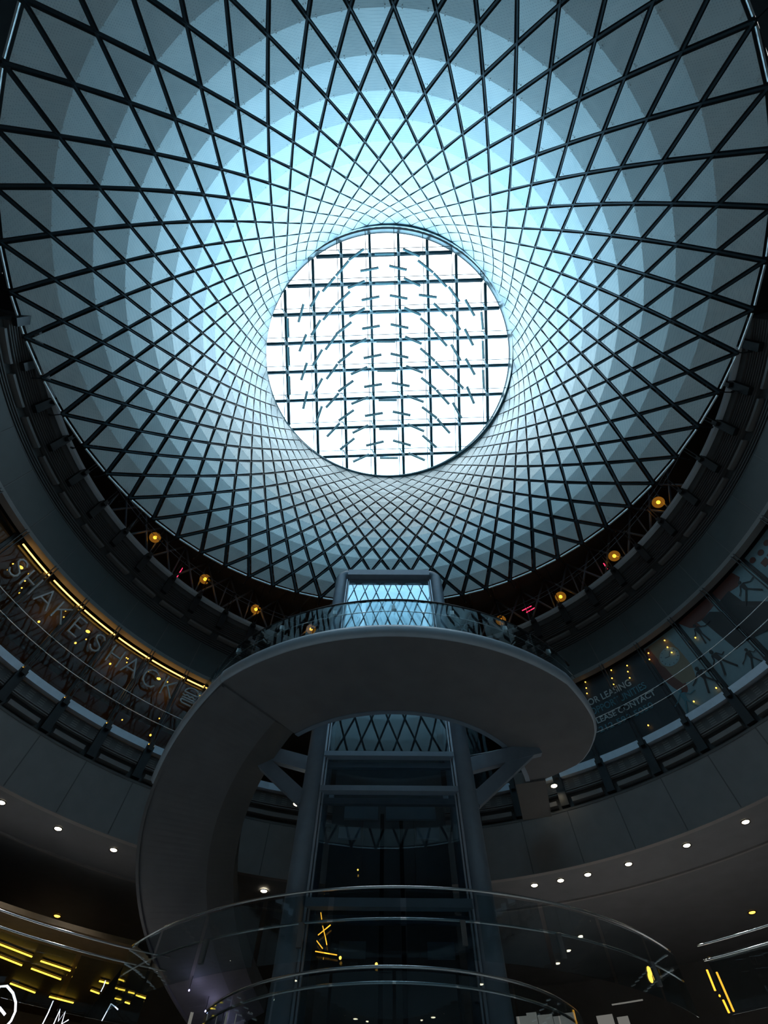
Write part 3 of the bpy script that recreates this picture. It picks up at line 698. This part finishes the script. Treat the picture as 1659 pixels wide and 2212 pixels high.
# burger outline logo at the end of the sign
lg = MB()
for strk in ([(0.05, 0.62)] + [(0.5 - 0.45 * math.cos(t / 8 * PI), 0.62 + 0.33 * math.sin(t / 8 * PI)) for t in range(9)] + [(0.05, 0.62)],
             [(0.0, 0.5), (0.15, 0.42), (0.3, 0.5), (0.45, 0.42), (0.6, 0.5), (0.75, 0.42), (0.9, 0.5), (1.0, 0.44)], [(0.03, 0.32), (0.97, 0.32)], [(0.05, 0.2), (0.95, 0.2), (0.95, 0.08), (0.85, 0.02), (0.15, 0.02), (0.05, 0.08), (0.05, 0.2)]):
    pts = [drum(11.18, -37.3 + math.degrees(((x - 0.5) * 0.6) / 11.18), 10.6 + y * 0.7) for x, y in strk]
    d = drum(1, -37.3, 0, (0, 0)) - Vector((0, 0, EYE))
    for i in range(len(pts) - 1): lg.beam(pts[i], pts[i + 1], 0.05, 0.05, up=d)
lg.build('logo', MAT['letter'], sg)

# ------------------------------------------------------------------ posters on the right shopfront
def patch(mb, poly, R, mi=0, th=0.006):
    """flat shape given as (angle, height) outline on the curved shopfront"""
    vs = [drum(R, a, h) for a, h in poly] + [drum(R + th, a, h) for a, h in poly]; n = len(poly)
    mb.add(vs, [tuple(range(n)), tuple(range(n, 2 * n))[::-1]] + [(i, (i + 1) % n, (i + 1) % n + n, i + n) for i in range(n)], mi)
def sheet(mb, a0, a1, h0, h1, R, mi=0): mb.sweep([(R, h0), (R + 0.008, h0), (R + 0.008, h1), (R, h1)], a0, a1, 6, mi=mi)
MAT.update(
    poster=mat('teal_poster', (0.20, 0.31, 0.35), 0.6, 0, 0.04, 8), poster_dark=mat('navy_poster', (0.022, 0.030, 0.040), 0.6),
    p_brown=mat('poster_rust', (0.13, 0.045, 0.035), 0.6), p_tan=mat('poster_tan', (0.24, 0.20, 0.14), 0.6), p_black=mat('poster_black', (0.022, 0.024, 0.028), 0.6),
    p_face=mat('poster_pale_teal', (0.26, 0.38, 0.41), 0.6), p_white=mat('poster_grey_text', (0.50, 0.58, 0.60), 0.6), p_blue=mat('poster_teal_text', (0.07, 0.22, 0.28), 0.6))
pw = empty('leasing_poster', drum(11.27, 43, 8.9), 'dark leasing notice poster with grey and teal capital lines beside the ring walkway', 'poster')
b = MB(); sheet(b, 31, 50.0, 8.9, 11.6, 11.275); b.build('sheet', MAT['poster_dark'], pw)
def textline(txt, a_right, h, size, m, parent, R=11.26, bold=0.004, width_deg=None):
    cu = bpy.data.curves.new('t', 'FONT'); cu.body = txt; cu.size = size; cu.offset = bold; cu.extrude = 0.004
    o = bpy.data.objects.new('t', cu); COL.objects.link(o)
    bpy.context.view_layer.update()
    me = bpy.data.meshes.new_from_object(o.evaluated_get(bpy.context.evaluated_depsgraph_get()))
    bpy.data.objects.remove(o); xs = [v.co.x for v in me.vertices]; x1 = max(xs); x0 = min(xs)
    k = 1.0 if not width_deg else R_(width_deg) * R / (x1 - x0)
    base = Vector(parent.location)
    for v in me.vertices:
        a = a_right + math.degrees((v.co.x - x1) * k / R); v.co = drum(R - v.co.z, a, h + v.co.y) - base
    me.materials.append(m); q = bpy.data.objects.new('text_line', me); COL.objects.link(q); q.parent = parent
textline('FOR LEASING', 45.7, 10.69, 0.34, MAT['p_white'], pw, width_deg=8.6)
textline('OPPORTUNITIES', 47.6, 10.34, 0.34, MAT['p_blue'], pw, width_deg=10.1)
textline('PLEASE CONTACT', 48.3, 10.00, 0.27, MAT['p_white'], pw, width_deg=11.2)
textline('212-590-5050', 47.0, 9.69, 0.27, MAT['p_blue'], pw, width_deg=9.4)

wp = empty('watch_poster', drum(11.27, 53.5, 8.9), 'pale teal poster with a large tan wristwatch and small shoppers', 'poster')
b = MB(); sheet(b, 50.2, 56.9, 8.9, 11.6, 11.275); b.build('sheet', MAT['poster'], wp)
def ell(a, h, ra, rh, n=28, rot=0):
    return [(a + ra * math.cos(t) * math.cos(rot) - (rh * 5.1) * math.sin(t) * math.sin(rot), h + rh * math.sin(t) * math.cos(rot) + (ra / 5.1) * math.cos(t) * math.sin(rot)) for t in [2 * PI * i / n for i in range(n)]]
b = MB(); patch(b, ell(51.6, 10.55, 1.3, 1.0, rot=0.15), 11.272); b.build('rust_oval', MAT['p_brown'], wp)
b = MB(); patch(b, [(51.2, 11.55), (54.3, 11.55), (54.9, 11.2), (55.2, 10.7), (55.3, 10.2), (54.7, 9.75), (52.6, 9.85), (52.0, 10.2), (51.6, 10.8)], 11.268); b.build('strap', MAT['p_tan'], wp)
b = MB(); patch(b, ell(53.3, 10.82, 1.9, 0.37), 11.264); b.build('watch_case', MAT['p_tan'], wp)
b = MB(); patch(b, ell(53.3, 10.82, 1.65, 0.325), 11.260); b.build('dial', MAT['p_face'], wp)
b = MB()
for k in range(12):
    t = 2 * PI * k / 12; d = drum(1, 53.3, 0, (0, 0)) - Vector((0, 0, EYE))
    b.beam(drum(11.255, 53.3 + 1.5 * math.cos(t), 10.82 + 0.29 * math.sin(t)), drum(11.255, 53.3 + 1.25 * math.cos(t), 10.82 + 0.245 * math.sin(t)), 0.012, 0.004, up=d)
b.beam(drum(11.255, 53.3, 10.82), drum(11.255, 53.9, 11.0), 0.014, 0.004, up=d); b.beam(drum(11.255, 53.3, 10.82), drum(11.255, 52.6, 10.86), 0.016, 0.004, up=d)
b.build('watch_hands', MAT['p_black'], wp)
def figure(mb, a, h, s, lean=0.0, arms=(-0.5, 0.5), legs=(-0.25, 0.3), R=11.255, mi=0):
    """flat printed silhouette of a person, about s metres tall"""
    D = lambda x: math.degrees(x / R)
    up = drum(1, a, 0, (0, 0)) - Vector((0, 0, EYE))
    P_ = lambda x, y: drum(R, a + D((x + lean * y) * s), h + y * s)
    patch(mb, [(a + D((lean * 0.93 + 0.07 * math.cos(t)) * s), h + (0.93 + 0.07 * math.sin(t)) * s) for t in [2 * PI * i / 10 for i in range(10)]], R, mi)
    patch(mb, [(a + D((lean * y + x) * s), h + y * s) for x, y in ((-0.1, 0.82), (0.1, 0.82), (0.07, 0.48), (-0.07, 0.48))], R, mi)
    for sx, k in ((-1, legs[0]), (1, legs[1])): mb.beam(P_(0.03 * sx, 0.5), P_(k, 0.0), 0.06 * s, 0.004, up=up, mi=mi)
    for sx, k in ((-1, arms[0]), (1, arms[1])):
        mb.beam(P_(0.09 * sx, 0.8), P_(k * 0.55, 0.62), 0.04 * s, 0.004, up=up, mi=mi); mb.beam(P_(k * 0.55, 0.62), P_(k, 0.66 if k > 0 else 0.5), 0.035 * s, 0.004, up=up, mi=mi)
for (a, h, s, l, mm) in ((56.0, 9.2, 0.85, -0.1, 'p_black'), (51.6, 9.0, 0.75, 0.0, 'p_blue')):
    b = MB(); figure(b, a, h, s, l); b.build('printed_figure', MAT[mm], wp)
pp = empty('figures_poster', drum(11.27, 60.5, 8.9), 'pale teal poster with running black figures and rust shape, right of the watch', 'poster')
b = MB(); sheet(b, 57.3, 64.1, 8.9, 11.6, 11.275); b.build('sheet', MAT['poster'], pp)
b = MB(); patch(b, [(57.6, 11.6), (64.0, 11.6), (63.9, 11.25), (62.4, 11.2), (60.8, 11.14), (60.0, 11.2), (60.2, 10.95), (58.6, 11.2)], 11.268); b.build('rust_shape', MAT['p_brown'], pp)
b = MB(); patch(b, [(60.8, 11.14), (62.6, 11.18), (64.0, 10.9), (64.0, 9.75), (61.8, 9.75), (61.4, 10.3)], 11.266); b.build('black_shape', MAT['p_black'], pp)
for (a, h, s, l, ar, lg_) in ((59.4, 10.45, 0.75, 0.0, (-0.3, 0.6), (-0.1, 0.1)), (59.6, 9.35, 0.85, -0.2, (-0.3, 0.3), (-0.3, 0.2)), (62.5, 9.0, 0.6, 0.1, (-0.5, 0.4), (-0.3, 0.3))):
    b = MB(); figure(b, a, h, s, l, ar, lg_); b.build('printed_figure', MAT['p_black'], pp)
pq = empty('figures_poster', drum(11.27, 67.7, 8.9), 'pale teal poster with leaping black figure over a black field at the right frame edge', 'poster')
b = MB(); sheet(b, 64.5, 71.3, 8.9, 11.6, 11.275); b.build('sheet', MAT['poster'], pq)
b = MB(); patch(b, [(64.6, 11.6), (69.2, 11.6), (69.5, 11.3), (68.4, 11.14), (67.0, 11.2), (65.0, 11.2)], 11.268); b.build('rust_shape', MAT['p_brown'], pq)
b = MB(); patch(b, [(64.6, 11.2), (66.9, 11.25), (67.2, 10.7), (71.2, 9.8), (71.2, 9.3), (64.6, 9.7)], 11.266); b.build('black_shape', MAT['p_black'], pq)
b = MB(); figure(b, 68.9, 10.5, 0.72, 0.0, (-0.4, 0.6), (-0.5, 0.4)); b.build('printed_figure', MAT['p_black'], pq)
pr_ = empty('shelves_poster', drum(11.27, 75, 8.9), 'dim poster with rust shelf rows and round trees in the top right corner', 'poster')
b = MB(); sheet(b, 71.7, 79.0, 8.9, 11.6, 11.275); b.build('sheet', MAT['poster'], pr_)
b = MB()
for k in range(4):
    patch(b, ell(72.6 + 1.6 * k, 11.35 - 0.05 * (k % 2), 0.5, 0.09, 14), 11.266)
    for q in range(3): patch(b, [(73.0 + 1.4 * k, 10.3 + 0.3 * q), (74.1 + 1.4 * k, 10.3 + 0.3 * q), (74.1 + 1.4 * k, 10.5 + 0.3 * q), (73.0 + 1.4 * k, 10.5 + 0.3 * q)], 11.266)
b.build('printed_shelves', MAT['p_brown'], pr_)

# ------------------------------------------------------------------ lamps
def lamp_copies(): pass
# recessed downlights in the black soffit
DL = [(-52.6, 'third'), (-45.2, 'second'), (-37.8, 'first'), (20.8, 'a'), (24.4, 'b'), (28.1, 'c'), (33.6, 'd'), (41.3, 'e'), (48.9, 'f')]
def downlight(loc, label, group, r=0.085, m='spot', light=0):
    t = empty('downlight', loc, label, 'downlight', group); x, y, z = loc
    b = MB(); n = 20
    b.sweep([(r, 0.0), (r + 0.03, -0.012), (r + 0.03, 0.012), (r, 0.012)], 0, 360, n, c=(x, y), z0=z); b.build('trim_ring', MAT['black'], t)
    b = MB(); b.sphere((x, y, z), r, 16, 6, (1, 1, 0.18)); b.build('lens', MAT[m], t, smooth=True)
    if light:
        l = bpy.data.lights.new('downlight_beam', 'SPOT'); l.energy = light; l.color = (0.95, 0.95, 0.93); l.spot_size = R_(95); l.spot_blend = 0.8; l.shadow_soft_size = 0.08
        o = bpy.data.objects.new('downlight_beam', l); COL.objects.link(o); o.parent = t; o.location = (0, 0, -0.06)
    return t
def soff(a, R=11.66, h=6.36): return tuple(drum(R, a, h))
for i, a in enumerate((-37.8, -45.2, -52.6)):
    downlight(soff(a), 'round white downlight in the black soffit, %s to the left of the curved stair' % ORD[i], 'downlights in the soffit', light=140)
for i, a in enumerate((20.8, 24.4, 28.1, 33.6, 41.3, 48.9)):
    downlight(soff(a), 'round white downlight in the black soffit, %s to the right of the elevator shaft' % ORD[i], 'downlights in the soffit', light=140)
for i, (a, R) in enumerate(((-37.3, 16.4), (40.9, 16.4))):
    downlight(tuple(drum(R, a, 6.36)), 'small dim downlight deeper in the soffit, %s side' % ('left' if a < 0 else 'right'), None, 0.09, 'dot', light=90)
for i, (px, py) in enumerate(((642, 1737), (570, 1925), (1197, 1698))):
    p = at_height(px, py, 6.34) if i != 2 else at_height(px, py, 8.24)
    downlight(tuple(p), 'round white downlight %s' % ('just left of the elevator column, below the braces', 'left of the elevator behind the highest rail', 'below the right end of the ring walkway')[i], None, 0.09)
for i, (a, R) in enumerate([(-60 - 7.5 * k, 11.66) for k in range(16)] + [(56.5 + 7.5 * k, 11.66) for k in range(16)]):
    downlight(tuple(drum(R, a, 6.36)), 'round white downlight in the black soffit beside the viewer, outside the frame', 'downlights beside the viewer', light=140 if i % 2 else 0)
# amber globe lamps on the top gallery
for i, (px, py) in enumerate([(335, 1161), (443, 1251), (553, 1316), (672, 1359), (1082, 1340), (1211, 1289), (1327, 1201), (1422, 1085)]):
    a, h = at_drum(px, py, 11.9); loc = drum(11.9, a, h)
    t = empty('globe_lamp', loc, 'glowing amber globe lamp beside the net, %s from the left' % ORD[i], 'lamp', 'amber globe lamps on the top gallery')
    b = MB(); b.sphere(loc, 0.075, 12, 8); b.build('bulb', MAT['amber'], t, smooth=True)
    b = MB(); b.sphere(loc, 0.24, 20, 12, (1, 1, 0.85))
    b.build('globe', None or MAT.setdefault('amber_halo_glass', haze_globe()), t, smooth=True)
    b = MB(); b.tube([loc + Vector((0, 0, 0.17)), Vector((loc.x, loc.y, 19.3 + EYE))], 0.012, 6); b.build('cord', MAT['black'], t)
    l = bpy.data.lights.new('globe_glow', 'POINT'); l.energy = 0.5; l.color = (1, 0.5, 0.1); l.shadow_soft_size = 0.2
    o = bpy.data.objects.new('globe_glow', l); COL.objects.link(o); o.parent = t
for i, (px, py, dx, dy) in enumerate(((388, 1237, 6, -10), (1308, 1223, -4, -6), (1138, 1314, 10, -5), (1146, 1318, 9, -5))):
    p = at_drum(px - dx, py - dy, 12.1); q = at_drum(px + dx, py + dy, 12.1)
    b = MB(); b.tube([drum(12.1, *p), drum(12.1, *q)], 0.02, 6)
    tag(b.build('red_neon_tube', MAT['red']), ('short red neon tube on the top gallery, left of the net', 'short red neon tube beside the globe lamps, furthest right', 'upper red neon tube right of the elevator head', 'lower red neon tube right of the elevator head')[i], 'neon light')
# small glowing amber dots at the shop glass
dots = [(28, 1218), (17, 1231), (64, 1238), (54, 1255), (47, 1270), (42, 1281), (84, 1343), (163, 1389), (238, 1434), (371, 1506), (325, 1588), (344, 1552), (264, 1555), (211, 1605), (143, 1318), (138, 1333), (132, 1346), (283, 1406), (279, 1419), (274, 1431), (329, 1436), (363, 1471), (186, 1381)]
for i, (px, py) in enumerate(dots):
    a, h = at_drum(px, py, 11.75); h = min(h, 11.5); loc = drum(11.75, a, h); r = 0.022 if i not in (6, 7, 8, 9, 10) else 0.034
    t = empty('glow_dot', loc, 'tiny glowing amber dot inside the left shop, %s from the left' % ('number %d' % (i + 1)), 'pendant lamp', 'glowing dots in the left shop')
    t['label'] = 'tiny glowing amber dot behind the left shop glass, among the metal sign letters'
    b = MB(); b.sphere(loc, r, 8, 6); b.build('bulb', MAT['dot'], t, smooth=True)
    b = MB(); b.tube([loc, Vector((loc.x, loc.y, 11.62 + EYE))], 0.004, 4); b.build('cord', MAT['black'], t)
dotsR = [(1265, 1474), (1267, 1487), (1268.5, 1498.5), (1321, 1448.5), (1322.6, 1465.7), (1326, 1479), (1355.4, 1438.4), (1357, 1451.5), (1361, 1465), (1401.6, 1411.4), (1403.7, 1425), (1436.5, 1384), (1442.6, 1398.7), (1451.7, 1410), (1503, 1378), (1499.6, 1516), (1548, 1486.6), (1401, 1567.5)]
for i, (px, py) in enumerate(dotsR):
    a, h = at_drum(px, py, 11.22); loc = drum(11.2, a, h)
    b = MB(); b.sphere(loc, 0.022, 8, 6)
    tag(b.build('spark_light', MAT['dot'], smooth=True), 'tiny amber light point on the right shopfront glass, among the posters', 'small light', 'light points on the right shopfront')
# round ceiling cans inside the left shop
for i, (px, py) in enumerate(((199, 1354), (350, 1454), (56, 1218))):
    a, h = at_drum(px, py, 11.7); downlight(tuple(drum(11.75, a, 11.45)), 'round amber can light over the left shop, %s' % ('beside the letter E', 'beside the letter C', 'beside the first letter')[i], None, 0.07, 'dot')
# interior glow of the left shop
for a in (-75, -62, -50, -40):
    l = bpy.data.lights.new('shop_glow', 'POINT'); l.energy = 5; l.color = (1, 0.55, 0.2); l.shadow_soft_size = 0.3
    o = bpy.data.objects.new('shop_glow', l); COL.objects.link(o); o.location = drum(12.6, a, 11.1)
b = MB(); p = at_drum(88, 1519, 11.6); b.sphere(drum(11.24, at_drum(88, 1519, 11.24)[0], at_drum(88, 1519, 11.24)[1]), 0.05, 10, 8, (1, 1, 0.7))
tag(b.build('bulkhead_lamp', MAT['spot'], smooth=True), 'bright lamp glowing behind the fine grille at far left', 'lamp')

# lit window bits and yellow tubes on the street level
TUBES = [(-60, 1132, 205, 1235), (-60, 1210, 140, 1290), (260, 1262, 450, 1325), (200, 1310, 390, 1380), (65, 1405, 225, 1465), (315, 1490, 470, 1530), (635, 1390, 695, 1405), (580, 1450, 635, 1470), (755, 1440, 800, 1450), (820, 1460, 860, 1470), (870, 1480, 930, 1500), (735, 1500, 775, 1510), (800, 1525, 830, 1535)]
b = MB(); b.sweep([(12.5, 4.95), (SHELL, 4.95), (SHELL, 5.05), (12.5, 5.05)], -60, -30, 24)
struct('ceiling', b, MAT['wood'], 'amber-lit ceiling of the street-level shop at lower left', cat='ceiling')
for i, (x1, y1, x2, y2) in enumerate(TUBES):
    p = at_height(x1 / 2.9625, 1650 + y1 / 2.9625, 4.88); q = at_height(x2 / 2.9625, 1650 + y2 / 2.9625, 4.88)
    t = empty('tube_light', (p + q) / 2, 'yellow tube light under the street-level ceiling, %s from the left' % ORD[i], 'tube light', 'yellow tube lights at lower left')
    b = MB(); b.tube([p, q], 0.016, 8); b.build('tube', MAT['yellow'], t, smooth=True)
    b = MB(); d = (q - p).normalized(); b.beam(p + Vector((0, 0, 0.05)), q + Vector((0, 0, 0.05)), 0.07, 0.03); b.build('reflector', MAT['wood'], t)
# white neon script at the lower left corner
t = empty('neon_sign', drum(11.3, -37, 3.0), 'large white neon script sign cut by the lower left corner', 'neon sign')
for L in ([(-30, 2205), (-20, 2165), (0, 2131), (15, 2130), (28, 2145), (34, 2165), (33, 2185), (24, 2205), (15, 2215)], [(-10, 2170), (0, 2178), (11, 2192)]):
    b = MB(); b.tube([drum(11.3, *at_drum(x, y, 11.3)) for x, y in L], 0.02, 8); b.build('tube', MAT['neon'], t, smooth=True)
for L in ([(92, 2212), (104, 2188), (115, 2162)], [(116, 2212), (130, 2180), (126, 2206), (141, 2185), (133, 2212), (148, 2203)], [(220, 2205), (240, 2168), (250, 2176), (255, 2181)], [(218, 2142), (224, 2130), (228, 2118)]):
    b = MB(); b.tube([drum(11.4, *at_drum(x, y, 11.4)) for x, y in L], 0.010, 6); b.build('tube', MAT['neon'], t, smooth=True)
# orange tube figure seen through the tower glass
t = empty('orange_tube_sculpture', (-1.0, TY, 3.7 + EYE), 'thin orange crossing light tubes seen through the lower shaft glass', 'light sculpture')
for L in ([(693, 1971), (695, 1986)], [(697, 2000), (703, 2025), (706, 2041)], [(714, 1998), (687, 2020)], [(684, 2032), (697, 2049)], [(681, 2055), (728, 2063)]):
    b = MB()
    pts = []
    for x, y in L:
        d = ray(x, y); k = (TY - 0.06) / d[1]; pts.append(Vector((d[0] * k, d[1] * k, d[2] * k + EYE)))
    b.tube(pts, 0.008, 6); b.build('tube', MAT['orange'], t)
for i, (x, y) in enumerate(((735, 2069), (813, 2083), (784, 1950), (773, 1879))):
    d = ray(x, y); k = (TY - 0.06) / d[1]; b = MB(); b.sphere((d[0] * k, d[1] * k, d[2] * k + EYE), 0.024 if i < 2 else 0.014, 8, 6)
    tag(b.build('spark_light', MAT['dot'], smooth=True), 'small amber light point on the shaft glass, %s' % ('left, at the end of the orange tubes', 'centre, above the lower rails', 'just below the highest rail', 'highest, above the highest rail')[i], 'small light')
# a lit panel, and reflection streaks built as glowing strips, at street level
def board(name, px0, py0, px1, py1, R, m, label, cat):
    a0, h0 = at_drum(px0, py0, R); a1, h1 = at_drum(px1, py1, R); b = MB(); sheet(b, a0, a1, min(h0, h1), max(h0, h1), R)
    return tag(b.build(name, m), label, cat)
board('panel_streak_glow', 1322, 2172, 1388, 2158, 12.2, MAT['white'], 'pale lit wall panel low on the right, beyond the rails', 'panel')
for i, (x0, x1) in enumerate(((405, 412), (436, 450), (458, 470), (482, 489), (500, 512), (1122, 1138), (1146, 1158), (1170, 1192), (1204, 1212), (1222, 1240), (1300, 1322), (1345, 1356))):
    board('panel_streak_glow', x0, 2240, x1, 2186 + 4 * (i % 3), 12.0, MAT['white'], 'pale glowing vertical reflection streak along the bottom edge, %s from the left' % ORD[i], 'panel')
for i, (x, y) in enumerate(((1403, 2098), (1411, 2096), (1405, 2112), (1416, 2111))):
    a, h = at_drum(x, y, 12.0); loc = drum(12.0, a, h); b = MB(); b.sphere(loc, 0.05, 10, 8, (1, 1, 1.8))
    tag(b.build('candle_lamp', MAT['dot'], smooth=True), 'small orange drop-shaped lamp low right, %s of the four' % ('upper left', 'upper right', 'lower left', 'lower right')[i], 'lamp')
for i, (x0, y0, x1, y1) in enumerate(((1527, 2095, 1545, 2140), (1548, 2100, 1585, 2185), (1562, 2160, 1575, 2188), (1553, 2150, 1556, 2152))):
    a0, h0 = at_drum(x0, y0, 12.0); a1, h1 = at_drum(x1, y1, 12.0); b = MB(); b.tube([drum(12.0, a0, h0), drum(12.0, a1, h1)], 0.022, 6)
    tag(b.build('amber_tube', MAT['orange']), 'slanting amber light line low at the right edge, %s from the left' % ORD[i], 'light line')
